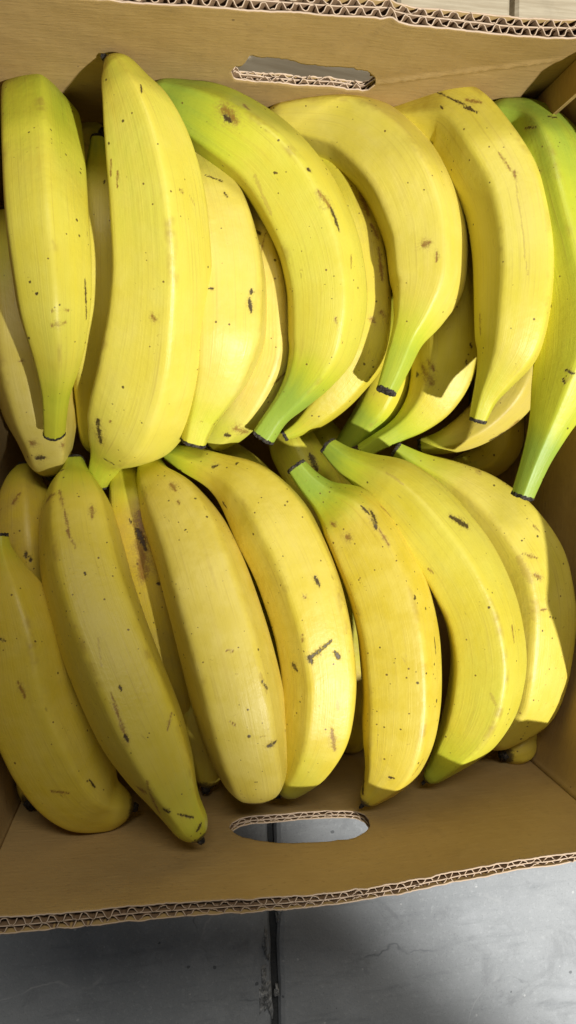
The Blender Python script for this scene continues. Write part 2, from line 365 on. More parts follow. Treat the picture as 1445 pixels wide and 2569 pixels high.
WdT, WdB, Ln = XRT - XL, XRB - XL, YT - YB
EX = 0.0098       # end walls run past the side walls they are butted to
def hshift(h): return dict(x=[q - XL + EX for q in h['x']], lo=h['lo'], hi=h['hi'])
def bulge_top(s, z):
    x = s + XL - EX; w = z / H
    b = -0.0012 * w
    # fold running from the handle's right end up to the corner: the board kinks outwards above it
    zl = 0.146 + (x - 0.045) * 0.36
    d = z - zl; g = min(1, max(0, (x - 0.035) / 0.10)); g = 0.25 * min(1, max(0, (x - 0.03) / 0.02)) + 0.75 * g * g * (3 - 2 * g)
    b += g * 0.12 * (-1.0 * d if d > 0 else 0.6 * d) * min(1, max(0, (XRT - x) / 0.02))
    b += 0.0014 * math.exp(-((x - 0.028 - (z - 0.19) * 0.5) / 0.003) ** 2) * max(0, (z - 0.17) / 0.04)
    wf = math.exp(-((z - zl) / 0.0022) ** 2) * min(1, max(0, (x - 0.03) / 0.02)) * min(1, max(0, (XRT - x) / 0.02))
    b += wf * (0.0004 * math.sin(420 * x + 6 * math.sin(190 * x)) - 0.0014)
    b += 0.0007 * math.sin(23 * x + 1) * math.sin(31 * z) + 0.00018 * math.sin(140 * x + 60 * z) * math.sin(170 * z)
    return b
def bulge_bot(s, z):
    u = (s - EX) / WdB; w = z / H
    return 0.0085 * math.sin(math.pi * min(1, max(0, u * 0.95 + 0.05))) ** 1.3 * w * w + 0.0008 * math.sin(40 * s) + 0.0006 * math.sin(28 * s + 2) * math.sin(37 * z) + 0.00012 * math.sin(150 * s + 50 * z) * math.sin(160 * z)
wall('end_wall', 'end wall with a torn handle hole and a folded crease', (XL - EX, YT, 0), (1, 0, 0), (0, 1, 0), WdT + 2 * EX, hshift(HT), bulge_top, 1, torn=1.2, squash=lambda s, z: 1 - 0.48 * math.exp(-((z - 0.140) / 0.022) ** 2))
wall('end_wall', 'smoother end wall with a clean oval handle hole', (XL - EX, YB, 0), (1, 0, 0), (0, -1, 0), WdB + 2 * EX, hshift(HB), bulge_bot, 2, squash=lambda s, z: (1.0 - 0.42 * min(1, max(0, s / WdB))) * (1 - 0.35 * math.exp(-((z - 0.13) / 0.02) ** 2)), torn=0.3)
# the long sides bow outwards under the load; the right one's unseen rim is invented, shaped to shade and light the bananas
bow = lambda a: (lambda s, z: a * max(0, math.sin(math.pi * min(1, max(0, s / Ln)))) ** 0.6 * math.sqrt(max(0, z / H)))
wall('side_wall', None, (XL, YB, 0), (0, 1, 0), (-1, 0, 0), Ln, None, bow(0.016), 3)
sl = math.hypot(Ln, XRB - XRT)
wall('side_wall', None, (XRB, YB, 0), ((XRT - XRB) / sl, Ln / sl, 0), (Ln / sl, (XRB - XRT) / sl, 0), sl, None, bow(0.042), 4,
     rim=lambda s: float(np.interp(s, (0.004, 0.02, 0.06, 0.076, 0.160, 0.185, 0.30, 0.33), (0, -0.062, -0.062, 0.022, 0.022, -0.028, -0.028, 0))))
# glued corner flap with a raw corrugated edge on the right side wall
nz_ = [];
def flap(y0, y1, x, seed):
    n = 60; v = []; f = []
    for i in range(n + 1):
        z = 0.002 + (H - 0.012) * i / n; e = 0.0007 * math.sin(2 * math.pi * z / 0.0034)
        for (yy, xx) in ((y1, x), (y1, x - 0.0024), (y0, x - 0.0024), (y0 + e, x - 0.0012), (y0, x)): v.append((xx, yy, z))
    for i in range(n):
        for q in range(5): f.append((i * 5 + q, i * 5 + (q + 1) % 5, (i + 1) * 5 + (q + 1) % 5, (i + 1) * 5 + q))
    f.append(tuple(n * 5 + q for q in range(5))); return mesh('corner_flap', v, f)
link('corner_flap', flap(YT - 0.020, YT - 0.002, XRT - 0.0006, 1), box, LINER)
bt = 0.003
link('box_bottom', mesh('box_bottom', [(XL, YB, .0008), (XRB, YB, .0008), (XRT, YT, .0008), (XL, YT, .0008), (XL, YB, bt), (XRB, YB, bt), (XRT, YT, bt), (XL, YT, bt)],
     [(0, 3, 2, 1), (4, 5, 6, 7), (0, 1, 5, 4), (1, 2, 6, 5), (2, 3, 7, 6), (3, 0, 4, 7)]), box, LINER)

# ---------------------------------------------------------------- bananas
def pchip(t, y, tn):
    h = np.diff(t); d = np.diff(y) / h; m = np.zeros(len(y)); m[0] = d[0]; m[-1] = d[-1]
    for i in range(1, len(y) - 1):
        if d[i - 1] * d[i] > 0:
            w1 = 2 * h[i] + h[i - 1]; w2 = h[i] + 2 * h[i - 1]
            m[i] = (w1 + w2) / (w1 / d[i - 1] + w2 / d[i])
    k = np.clip(np.searchsorted(t, tn) - 1, 0, len(h) - 1)
    s = (tn - t[k]) / h[k]
    return ((1 + 2 * s) * (1 - s) ** 2 * y[k] + s * (1 - s) ** 2 * h[k] * m[k]
            + s * s * (3 - 2 * s) * y[k + 1] + s * s * (s - 1) * h[k] * m[k + 1])

def smooth1(a, n, wrap=False):
    for _ in range(n):
        if wrap: a = 0.25 * np.roll(a, 1, 0) + 0.5 * a + 0.25 * np.roll(a, -1, 0)
        else:
            b = a.copy(); b[1:-1] = 0.25 * a[:-2] + 0.5 * a[1:-1] + 0.25 * a[2:]; a = b
    return a

def banana_grid(pts, seed, stem, NR, NA, ridge=0.5):
    """pts: rows x, y, z, radius in metres, listed from the blossom end to the stem.
    Returns vertex grid, normals, arclength, radius per ring and the ring where the stem begins."""
    rng = np.random.RandomState(seed)
    P = np.array([p[:3] for p in pts]); Rr = np.array([p[3] for p in pts])
    t = np.r_[0, np.cumsum(np.linalg.norm(np.diff(P, axis=0), axis=1))]
    fine = np.linspace(0, t[-1], 400)
    C = np.stack([pchip(t, P[:, k], fine) for k in range(3)], 1); C = smooth1(C, 60)
    R = smooth1(pchip(t, Rr, fine), 25)
    # rounded blossom end: shrink the first stretch elliptically
    L = R[0] * 0.9 + 0.004
    s = np.r_[0, np.cumsum(np.linalg.norm(np.diff(C, axis=0), axis=1))]
    u = np.clip(s / L, 0, 1); cap = np.sqrt(np.clip(1 - (1 - u) ** 2, 0, 1)); R = R * np.maximum(cap, 0.12)
    sn = np.r_[np.linspace(0, L, max(6, NR // 10), endpoint=False), np.linspace(L, s[-1], NR - max(6, NR // 10))]
    C = np.stack([np.interp(sn, s, C[:, k]) for k in range(3)], 1); R = np.interp(sn, s, R)
    T = np.gradient(C, sn, axis=0); T /= np.linalg.norm(T, axis=1)[:, None]
    n = np.cross(T[0], [0.2, 0.1, 1.0]); n /= np.linalg.norm(n); Ns = []
    for i in range(NR):
        n = n - T[i] * (n @ T[i]); n /= np.linalg.norm(n); Ns.append(n)
    N = np.array(Ns); B = np.cross(T, N)
    th = np.linspace(0, 2 * np.pi, NA, endpoint=False)
    jit = rng.uniform(-0.12, 0.12, 5); cor = np.sort((np.arange(5) + jit) * 2 * np.pi / 5 + rng.uniform(0, 6.28))
    tt = np.linspace(0, 2 * np.pi, 720, endpoint=False); prof = np.ones(720) * 9
    ang = cor % (2 * np.pi); ang.sort()
    for k in range(5):                                  # straight faces between five ridges
        a, b = ang[k], ang[(k + 1) % 5] + (2 * np.pi if k == 4 else 0)
        mid, half = (a + b) / 2, (b - a) / 2
        dd = (tt - mid + np.pi) % (2 * np.pi) - np.pi
        prof = np.where(np.abs(dd) <= half, np.cos(half) / np.cos(dd), prof)
    prof = smooth1(prof, 130, True); prof = prof / prof.mean()
    pr_ = np.interp(th, tt, prof, period=2 * np.pi)
    vv = sn / sn[-1]
    kk = ridge * (0.95 - 0.3 * vv) * np.clip(vv / 0.1, 0.25, 1)
    rad = R[:, None] * (1 + kk[:, None] * (pr_[None] - 1))
    for q in range(4):                                  # slow swellings
        a, b, c, d = rng.randint(1, 4), rng.uniform(3, 14), rng.uniform(0, 6.3), rng.uniform(0.004, 0.012)
        rad *= 1 + d * np.cos(a * th[None] + b * vv[:, None] + c)
    V = C[:, None] + rad[:, :, None] * (np.cos(th)[None, :, None] * N[:, None] + np.sin(th)[None, :, None] * B[:, None])
    dv = np.gradient(V, axis=0); dt = np.roll(V, -1, 1) - np.roll(V, 1, 1)
    nn = np.cross(dt, dv); nn /= np.linalg.norm(nn, axis=2)[:, :, None] + 1e-12
    if (nn[NR // 2, 0] @ (V[NR // 2, 0] - C[NR // 2])) < 0: nn = -nn
    r0 = R[-1]; js = NR - 1
    if stem:
        while js > NR // 2 and R[js] < 1.55 * r0: js -= 1
    return V, nn, sn, R, js, C, T

# each row: label, colours (green body, stem, tip, pale, dull, specks, golden, length of the green tip), detail, brown stem end,
# spine points blossom -> stem (x, y, z, radius) and marks (kind, x1..z2, width), all in tenths of a millimetre
BANANAS = [
    ('plump banana with green shoulder and cut stem pointing down, beside the left side wall', (0.24, 0.45, 0.7, 0.25, 0.0, 0.625, 0.0, 0.45), 1, 0,
     [(-1523, 2110, 881, 150), (-1474, 2074, 1123, 206), (-1428, 1722, 1376, 223), (-1386, 1221, 1625, 216), (-1371, 904, 1652, 195), (-1369, 703, 1594, 156), (-1382, 562, 1517, 117), (-1415, 396, 1394, 75), (-1456, 209, 1220, 62)],
     [('r', -1342, 809, 1838, -1264, 819, 1793, 8), ('r', -1351, 738, 1805, -1285, 758, 1788, 15), ('d', -1185, 999, 1705, -1187, 891, 1696, 10), ('d', -1187, 891, 1696, -1192, 800, 1660, 10), ('d', -1486, 688, 1723, -1481, 686, 1728, 12), ('d', -1501, 666, 1637, -1489, 600, 1602, 12), ('l', -1393, 1957, 1521, -1365, 1942, 1511, 9), ('d', -1418, 892, 1838, -1410, 892, 1841, 8)]),
    ('pale tan banana with bruised end lying under the green-shouldered plump one', (0.05, 0.35, 0.1, 0.8, 0.0, 0.375, 0.3, 0.22), 1, 0,
     [(-1549, -61, 828, 108), (-1556, 156, 890, 172), (-1576, 356, 932, 230), (-1610, 675, 954, 260), (-1647, 1047, 911, 236), (-1679, 1333, 832, 213), (-1721, 1551, 750, 152)],
     [('r', -1615, 158, 1082, -1596, 146, 1073, 27), ('d', -1592, 57, 1022, -1546, 60, 1018, 24), ('r', -1435, 142, 1040, -1430, 129, 1028, 20), ('r', -1631, 630, 1206, -1621, 631, 1205, 15), ('d', -1812, 339, 888, -1788, 269, 879, 16)]),
    ('slim banana showing as a narrow strip between two plump bananas', (0.12, 0.75, 0.1, 0.35, 0.0, 0.375, 0.0, 0.22), 1, 0,
     [(-1254, 83, 654, 112), (-1216, 381, 852, 165), (-1177, 666, 1011, 186), (-1144, 1006, 1139, 187), (-1130, 1344, 1189, 170), (-1129, 1624, 1173, 123), (-1134, 1821, 1134, 71), (-1135, 1944, 1100, 48)],
     [('d', -1094, 1649, 1284, -1098, 1630, 1291, 8)]),
    ('shaded pale banana with dark stem tucked below the tall banana that touches the wall', (0.05, 0.35, 0.1, 0.8, 0.0, 0.25, 0.0, 0.22), 0, 0,
     [(-1383, 1381, 605, 159), (-1349, 1812, 586, 158), (-1309, 2027, 630, 136), (-1254, 2139, 682, 93), (-1192, 2154, 714, 62), (-1133, 2124, 750, 36)],
     []),
    ('largest banana, its dark blossom tip resting against the torn-handle wall', (0.2, 0.5, 0.3, 0.45, 0.0, 0.5, 0.0, 0.22), 1, 0,
     [(-1040, 2160, 1628, 51), (-988, 2115, 1633, 89), (-942, 2007, 1634, 136), (-887, 1874, 1627, 188), (-833, 1659, 1600, 233), (-800, 1423, 1550, 257), (-791, 1164, 1470, 270), (-812, 896, 1365, 287), (-856, 636, 1243, 308), (-925, 421, 1129, 309), (-1009, 255, 1029, 285), (-1097, 146, 952, 213), (-1194, 26, 864, 103), (-1253, -105, 780, 79)],
     [('r', -845, 822, 1628, -835, 807, 1627, 24), ('d', -1190, 278, 1282, -1187, 145, 1187, 24), ('d', -1179, 46, 1082, -1125, 10, 1092, 10), ('d', -1047, 2142, 1641, -1033, 2160, 1651, 24), ('r', -993, 1541, 1743, -997, 1468, 1728, 8), ('r', -675, 1445, 1776, -659, 1436, 1758, 10), ('l', -623, 1434, 1718, -598, 1400, 1686, 8), ('r', -1025, 1601, 1732, -1030, 1527, 1718, 8), ('d', -855, 1956, 1791, -853, 1911, 1818, 8), ('r', -1113, 268, 1326, -1117, 260, 1320, 11)]),
    ('pale banana with black scratch and short cut stem, leaning against the largest banana', (0.12, 0.38, 0.1, 0.65, 0.0, 0.625, 0.0, 0.22), 1, 0,
     [(-611, 1951, 1025, 103), (-516, 1654, 1133, 204), (-462, 1350, 1209, 250), (-434, 1060, 1247, 259), (-437, 800, 1247, 251), (-469, 589, 1224, 204), (-525, 424, 1190, 147), (-582, 281, 1149, 99), (-627, 139, 1100, 77)],
     [('d', -278, 1006, 1459, -279, 979, 1459, 15), ('d', -291, 945, 1461, -282, 874, 1456, 17), ('d', -517, 1682, 1326, -421, 1647, 1337, 8), ('d', -411, 1570, 1371, -395, 1545, 1379, 9), ('d', -525, 998, 1500, -501, 998, 1499, 9)]),
    ('cream coloured banana lying low between the scratched pale one and the lime curved one', (0.0, 0.35, 0.1, 1.0, 0.0, 0.5, 0.0, 0.22), 1, 0,
     [(-352, 1799, 881, 92), (-227, 1412, 998, 167), (-165, 1055, 1048, 197), (-167, 733, 1039, 193), (-259, 461, 989, 170), (-396, 262, 915, 141), (-518, 149, 850, 95)],
     [('d', -217, 1421, 1160, -187, 1396, 1176, 18), ('r', -152, 1398, 1185, -202, 1225, 1206, 8), ('d', -424, 179, 1018, -394, 173, 1027, 18), ('r', -357, 219, 1057, -278, 195, 992, 32), ('r', -116, 493, 1161, -41, 561, 1131, 16)]),
    ('lime tinged curved banana with brown scar, its tip behind the largest one', (0.3, 0.95, 0.9, 0.3, 0.0, 0.625, 0.0, 0.34), 1, 0,
     [(-818, 2162, 1316, 46), (-708, 2117, 1330, 96), (-597, 2046, 1342, 151), (-424, 1953, 1354, 194), (-167, 1773, 1361, 219), (25, 1523, 1352, 236), (149, 1236, 1329, 237), (189, 972, 1298, 235), (167, 726, 1261, 211), (97, 549, 1226, 153), (7, 417, 1194, 104), (-117, 273, 1152, 70), (-191, 160, 1120, 73)],
     [('r', -417, 1955, 1559, -353, 1894, 1566, 46), ('d', -409, 1920, 1555, -382, 1893, 1557, 25), ('r', 100, 1515, 1601, 174, 1434, 1576, 25), ('d', 174, 1434, 1576, 221, 1320, 1564, 16), ('d', 41, 1633, 1603, 56, 1628, 1597, 14), ('r', 304, 1189, 1509, 302, 1119, 1514, 8), ('r', 203, 829, 1516, 252, 696, 1472, 8), ('r', -301, 1998, 1531, -278, 1963, 1557, 16), ('l', -247, 1623, 1509, -205, 1522, 1495, 18), ('l', -205, 1522, 1495, -155, 1419, 1489, 18)]),
    ('deep yellow curved banana with speckled ridge lying behind the lime scarred one', (0.2, 0.5, 0.6, 0.0, 0.2, 1.0, 0.35, 0.22), 1, 0,
     [(61, 2126, 840, 73), (267, 1911, 893, 135), (397, 1644, 931, 182), (469, 1335, 955, 201), (496, 1027, 960, 199), (475, 744, 949, 195), (368, 525, 928, 154), (193, 332, 895, 112), (68, 222, 867, 61), (-11, 178, 850, 40)],
     [('r', 457, 1718, 1096, 509, 1536, 1131, 24), ('r', 524, 1480, 1139, 570, 1392, 1144, 18), ('r', 569, 1333, 1148, 589, 1135, 1150, 16), ('r', 580, 937, 1146, 654, 807, 1067, 20), ('r', 516, 895, 1145, 539, 871, 1143, 20), ('r', 387, 770, 1134, 434, 784, 1136, 14)]),
    ('smooth pale yellow curved banana with one rusty blotch, arching below the torn handle hole', (0.08, 0.68, 0.1, 0.5, 0.0, 0.375, 0.0, 0.22), 1, 0,
     [(-120, 2137, 1037, 84), (100, 2113, 1084, 144), (317, 2074, 1129, 198), (568, 1908, 1181, 242), (751, 1633, 1226, 257), (829, 1324, 1260, 245), (832, 1114, 1276, 228), (775, 905, 1289, 163), (694, 740, 1296, 101), (627, 574, 1299, 82), (562, 428, 1300, 64)],
     [('r', 745, 1263, 1478, 781, 1276, 1494, 26), ('r', 821, 1222, 1508, 821, 1166, 1506, 11)]),
    ('shiny yellow banana with brown scuff, low between the rusty blotched and the long smooth one', (0.1, 0.7, 0.1, 0.15, 0.0, 0.5, 0.25, 0.22), 1, 1,
     [(1037, 1924, 770, 163), (1079, 1466, 887, 231), (1079, 1086, 941, 240), (1080, 795, 950, 230), (1066, 611, 940, 210), (998, 414, 914, 168), (882, 269, 878, 114), (758, 178, 837, 74), (636, 107, 793, 61), (533, 46, 750, 55)],
     [('d', 865, 544, 980, 870, 555, 999, 21), ('r', 884, 604, 1042, 935, 490, 1087, 34), ('r', 908, 632, 1100, 943, 567, 1110, 19), ('d', 1174, 736, 1151, 1182, 712, 1147, 12), ('d', 1151, 629, 1135, 1157, 607, 1130, 12)]),
    ('lemon green banana half hidden under the stem of the rusty blotched banana', (0.35, 0.8, 0.1, 0.1, 0.0, 0.375, 0.0, 0.22), 0, 0,
     [(879, 1175, 679, 133), (812, 824, 756, 152), (764, 605, 765, 155), (690, 416, 738, 150), (575, 241, 674, 118), (467, 85, 582, 97), (387, -22, 500, 87)],
     []),
    ('long smooth yellow banana with thin brown ridge line, next to the green banana', (0.08, 0.38, 0.1, 0.3, 0.0, 0.5, 0.0, 0.22), 1, 0,
     [(622, 2162, 1084, 45), (790, 2125, 1177, 119), (975, 2086, 1270, 198), (1171, 1800, 1396, 227), (1291, 1472, 1480, 237), (1319, 1146, 1524, 239), (1302, 898, 1534, 227), (1269, 664, 1525, 197), (1195, 488, 1503, 123), (1134, 359, 1478, 75), (1102, 233, 1450, 54)],
     [('d', 871, 2174, 1399, 937, 2102, 1476, 9), ('d', 937, 2102, 1476, 1023, 2039, 1531, 9), ('r', 1010, 2089, 1509, 1084, 2065, 1539, 17), ('d', 988, 2043, 1519, 1054, 2005, 1551, 11), ('r', 1148, 1749, 1639, 1223, 1608, 1683, 8), ('r', 1225, 1633, 1679, 1227, 1597, 1685, 13), ('l', 1230, 1586, 1688, 1233, 1470, 1706, 8), ('l', 1233, 1470, 1706, 1245, 1366, 1723, 8), ('l', 1245, 1366, 1723, 1254, 1247, 1740, 8), ('l', 1254, 1247, 1740, 1256, 1140, 1750, 8), ('l', 1256, 1140, 1750, 1271, 1036, 1757, 8), ('r', 1083, 854, 1520, 1085, 733, 1524, 10), ('d', 871, 2072, 1453, 878, 2056, 1465, 9)]),
    ('pale banana with bruised ridge lying under the stem of the long smooth banana', (0.05, 0.4, 0.1, 0.6, 0.15, 0.625, 0.5, 0.22), 1, 0,
     [(1628, 1078, 778, 168), (1637, 729, 841, 206), (1568, 494, 856, 200), (1421, 276, 838, 153), (1242, 150, 794, 112), (1085, 96, 742, 73), (982, 84, 700, 51)],
     [('d', 1244, 307, 829, 1300, 360, 813, 27), ('d', 1420, 109, 887, 1537, 175, 905, 18), ('r', 1537, 175, 905, 1608, 242, 937, 18), ('r', 1295, 353, 812, 1282, 346, 873, 27)]),
    ('yellow banana deep beside the right side wall, below the pale bruised ridge one', (0.0, 0.35, 0.1, 0.4, 0.0, 0.5, 0.4, 0.22), 0, 0,
     [(1638, 732, 494, 149), (1638, 389, 512, 179), (1650, 139, 502, 179), (1576, -22, 476, 150), (1396, -93, 438, 108), (1253, -135, 400, 78)],
     []),
    ('greenest banana, lime green with a long cut stem, against the right side wall', (0.72, 0.9, 1.0, 0.1, 0.0, 0.625, 0.0, 0.4), 1, 0,
     [(1206, 2122, 1337, 61), (1416, 2010, 1406, 140), (1500, 1798, 1470, 221), (1552, 1490, 1528, 249), (1618, 1176, 1566, 249), (1668, 867, 1586, 249), (1650, 607, 1588, 235), (1575, 371, 1579, 178), (1499, 157, 1560, 114), (1430, -35, 1534, 81), (1367, -238, 1500, 66)],
     [('d', 1356, 1675, 1651, 1371, 1632, 1679, 18), ('d', 1505, 500, 1763, 1535, 475, 1790, 13), ('d', 1495, 452, 1749, 1500, 423, 1755, 11), ('d', 1472, 1978, 1599, 1525, 1980, 1591, 13), ('d', 1345, 1918, 1569, 1376, 1898, 1635, 8), ('l', 1500, 423, 1755, 1521, 454, 1778, 17)]),
    ('dim banana with black stem in the lower corner, its rounded end on the plain wall', (0.0, 0.35, 0.1, 0.12, 0.1, 0.625, 0.75, 0.22), 1, 0,
     [(-1072, -2114, 1272, 103), (-1224, -2072, 1288, 152), (-1325, -2002, 1298, 209), (-1431, -1860, 1308, 246), (-1540, -1614, 1312, 268), (-1643, -1317, 1300, 262), (-1682, -1029, 1271, 242), (-1741, -770, 1230, 191), (-1789, -570, 1190, 101), (-1807, -459, 1163, 58), (-1807, -405, 1150, 48)],
     [('r', -1666, -1191, 1537, -1631, -1283, 1552, 16), ('d', -1303, -1807, 1513, -1273, -1864, 1501, 11), ('r', -1515, -1851, 1533, -1418, -1865, 1546, 11), ('d', -1764, -960, 1473, -1734, -971, 1486, 11)]),
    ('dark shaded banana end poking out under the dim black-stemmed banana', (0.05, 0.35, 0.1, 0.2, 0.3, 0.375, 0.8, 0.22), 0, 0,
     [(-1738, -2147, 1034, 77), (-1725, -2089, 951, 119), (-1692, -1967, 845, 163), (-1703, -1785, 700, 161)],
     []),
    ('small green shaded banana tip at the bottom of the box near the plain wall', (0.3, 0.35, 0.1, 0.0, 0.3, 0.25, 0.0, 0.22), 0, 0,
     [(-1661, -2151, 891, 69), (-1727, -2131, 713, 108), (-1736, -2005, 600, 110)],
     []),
    ('long banana with narrow greenish tip hanging over the plain wall beside the oval handle hole', (0.02, 0.6, 0.35, 0.1, 0.05, 1.0, 0.6, 0.22), 1, 0,
     [(-678, -2121, 1728, 93), (-785, -1926, 1702, 127), (-877, -1719, 1664, 195), (-995, -1457, 1593, 247), (-1107, -1197, 1499, 259), (-1220, -913, 1373, 264), (-1309, -623, 1226, 261), (-1364, -320, 1058, 233), (-1386, -138, 952, 167), (-1389, -30, 887, 92), (-1396, 31, 850, 70)],
     [('r', -1443, -138, 1186, -1402, -261, 1293, 10), ('r', -1402, -261, 1293, -1371, -384, 1379, 10), ('r', -1386, -366, 1367, -1334, -461, 1425, 9), ('r', -1250, -235, 1250, -1245, -300, 1298, 17), ('r', -1527, -208, 1158, -1472, -160, 1203, 23), ('r', -1136, -1220, 1781, -1100, -1332, 1817, 12), ('r', -1100, -1332, 1817, -1061, -1446, 1846, 12), ('d', -1066, -1435, 1844, -1051, -1467, 1850, 17), ('r', -957, -1696, 1863, -900, -1929, 1761, 16), ('r', -1014, -1770, 1762, -971, -1780, 1805, 25), ('d', -871, -1877, 1834, -844, -1890, 1840, 21), ('d', -798, -1910, 1830, -715, -1949, 1810, 9), ('d', -697, -2028, 1811, -670, -1990, 1795, 12), ('r', -839, -1441, 1799, -813, -1361, 1763, 8), ('d', -1089, -1192, 1766, -1080, -1213, 1773, 9), ('d', -1465, -32, 1015, -1438, -17, 1016, 12), ('d', -1278, -597, 1500, -1275, -607, 1505, 9), ('l', -1203, -943, 1673, -1184, -1079, 1730, 9)]),
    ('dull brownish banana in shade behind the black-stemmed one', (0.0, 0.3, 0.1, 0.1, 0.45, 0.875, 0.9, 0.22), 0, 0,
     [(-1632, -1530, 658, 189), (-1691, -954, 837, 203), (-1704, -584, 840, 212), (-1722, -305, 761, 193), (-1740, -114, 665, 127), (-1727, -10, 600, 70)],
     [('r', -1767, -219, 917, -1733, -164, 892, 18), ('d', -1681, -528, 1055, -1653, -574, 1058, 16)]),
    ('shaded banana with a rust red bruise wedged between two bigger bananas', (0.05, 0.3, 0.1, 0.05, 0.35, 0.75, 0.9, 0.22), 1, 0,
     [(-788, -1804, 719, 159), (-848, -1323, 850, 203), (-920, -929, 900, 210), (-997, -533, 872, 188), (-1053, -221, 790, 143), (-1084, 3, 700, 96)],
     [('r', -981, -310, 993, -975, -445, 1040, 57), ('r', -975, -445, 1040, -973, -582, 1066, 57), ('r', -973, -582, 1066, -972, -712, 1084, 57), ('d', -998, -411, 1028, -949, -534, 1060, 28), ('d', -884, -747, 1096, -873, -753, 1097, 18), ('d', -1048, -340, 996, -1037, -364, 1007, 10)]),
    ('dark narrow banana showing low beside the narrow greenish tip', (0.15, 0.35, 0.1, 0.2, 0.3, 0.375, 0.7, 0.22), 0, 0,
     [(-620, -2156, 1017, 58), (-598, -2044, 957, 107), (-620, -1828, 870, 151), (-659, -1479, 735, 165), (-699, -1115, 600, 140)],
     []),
    ('straight pale banana with blunt end and two black nicks, above the oval handle hole', (0.0, 0.4, 0.1, 0.5, 0.0, 0.875, 0.7, 0.22), 1, 0,
     [(-303, -2078, 1344, 192), (-329, -1853, 1403, 221), (-372, -1657, 1443, 247), (-424, -1373, 1470, 267), (-486, -1083, 1448, 269), (-561, -782, 1362, 265), (-659, -469, 1200, 247), (-779, -246, 1033, 203), (-887, -78, 880, 115), (-922, 39, 780, 74)],
     [('r', -777, -119, 1181, -749, -159, 1230, 20), ('d', -711, -67, 1030, -554, -216, 1136, 12), ('r', -554, -216, 1136, -460, -344, 1160, 8), ('d', -301, -1234, 1715, -272, -1279, 1702, 13), ('d', -273, -1627, 1685, -223, -1604, 1667, 17), ('l', -311, -1186, 1712, -276, -1305, 1711, 18), ('r', -498, -1045, 1705, -463, -1050, 1707, 8), ('r', -740, -220, 1288, -731, -235, 1304, 13), ('r', -491, -1452, 1716, -464, -1473, 1716, 8)]),
    ('banana with dark branching scratch and dull green neck', (0.03, 0.7, 0.3, 0.2, 0.0, 0.875, 0.6, 0.22), 1, 0,
     [(-164, -2109, 1291, 56), (-79, -2018, 1319, 101), (13, -1851, 1354, 165), (83, -1601, 1385, 213), (103, -1346, 1396, 222), (80, -1096, 1387, 231), (1, -745, 1337, 246), (-117, -447, 1254, 246), (-291, -184, 1137, 197), (-482, -51, 1031, 117), (-667, 29, 926, 85), (-794, 81, 850, 52)],
     [('d', 42, -674, 1565, 67, -725, 1573, 17), ('d', -10, -1149, 1611, 125, -1048, 1608, 15), ('d', -90, -1203, 1508, -71, -1237, 1532, 23), ('d', -12, -1136, 1611, 5, -1174, 1612, 22), ('d', 144, -1116, 1608, 168, -1155, 1605, 19), ('r', 121, -1593, 1584, 145, -1730, 1555, 19), ('l', 157, -1415, 1600, 162, -1473, 1595, 17), ('d', -521, -22, 1140, -486, -12, 1150, 16), ('r', -36, -779, 1591, -22, -789, 1593, 13), ('d', -461, -242, 1186, -440, -277, 1220, 12), ('r', -46, -1004, 1605, -47, -1046, 1602, 11)]),
    ('golden banana with green cut stem, black gash near the neck and dark drooping tip', (0.0, 0.9, 0.1, 0.1, 0.0, 1.125, 0.8, 0.22), 1, 0,
     [(345, -2160, 1418, 50), (403, -2093, 1423, 75), (462, -2018, 1428, 120), (535, -1875, 1432, 185), (578, -1673, 1433, 227), (597, -1433, 1428, 242), (587, -1158, 1412, 249), (529, -828, 1380, 246), (428, -559, 1340, 234), (297, -339, 1294, 194), (146, -202, 1252, 95), (71, -125, 1227, 75), (6, -35, 1200, 63)],
     [('d', 409, -306, 1489, 425, -404, 1541, 19), ('d', 349, -270, 1482, 388, -316, 1506, 11), ('r', 440, -409, 1544, 491, -502, 1572, 11), ('r', 250, -451, 1485, 273, -460, 1498, 27), ('r', 178, -374, 1426, 194, -391, 1443, 19), ('d', 383, -1865, 1332, 371, -1975, 1377, 24), ('d', 371, -1975, 1377, 340, -2070, 1447, 24), ('r', 609, -1906, 1616, 683, -1821, 1597, 10), ('d', 471, -1925, 1574, 491, -1923, 1586, 14), ('r', 498, -286, 1391, 564, -356, 1397, 12), ('d', 775, -1082, 1552, 782, -1181, 1560, 8)]),
    ('lemon yellow banana with a cross-hatched dark mark on its shoulder', (0.22, 0.8, 0.7, 0.2, 0.0, 0.5, 0.15, 0.22), 1, 0,
     [(811, -2128, 1242, 42), (896, -2039, 1273, 79), (982, -1911, 1307, 135), (1088, -1732, 1344, 194), (1160, -1503, 1373, 226), (1181, -1291, 1387, 232), (1151, -1056, 1390, 231), (1028, -733, 1369, 235), (834, -439, 1313, 232), (620, -187, 1227, 193), (444, -67, 1154, 118), (338, -1, 1106, 88), (243, 91, 1050, 60)],
     [('d', 896, -352, 1512, 1007, -413, 1493, 29), ('l', 539, -78, 1372, 623, -151, 1442, 14), ('r', 1264, -1032, 1576, 1275, -1131, 1583, 10), ('l', 1114, -1439, 1604, 1142, -1511, 1615, 16), ('r', 762, -669, 1485, 789, -693, 1497, 10)]),
    ('broad yellow banana under the long green cut stem, against the right side wall', (0.05, 0.7, 0.1, 0.35, 0.0, 0.875, 0.2, 0.22), 1, 0,
     [(1322, -2041, 936, 102), (1466, -1872, 977, 174), (1591, -1662, 1013, 246), (1611, -1403, 1039, 280), (1623, -1090, 1053, 294), (1588, -796, 1050, 287), (1453, -518, 1029, 262), (1264, -288, 990, 207), (1082, -143, 946, 136), (901, -38, 897, 82), (761, 60, 850, 52)],
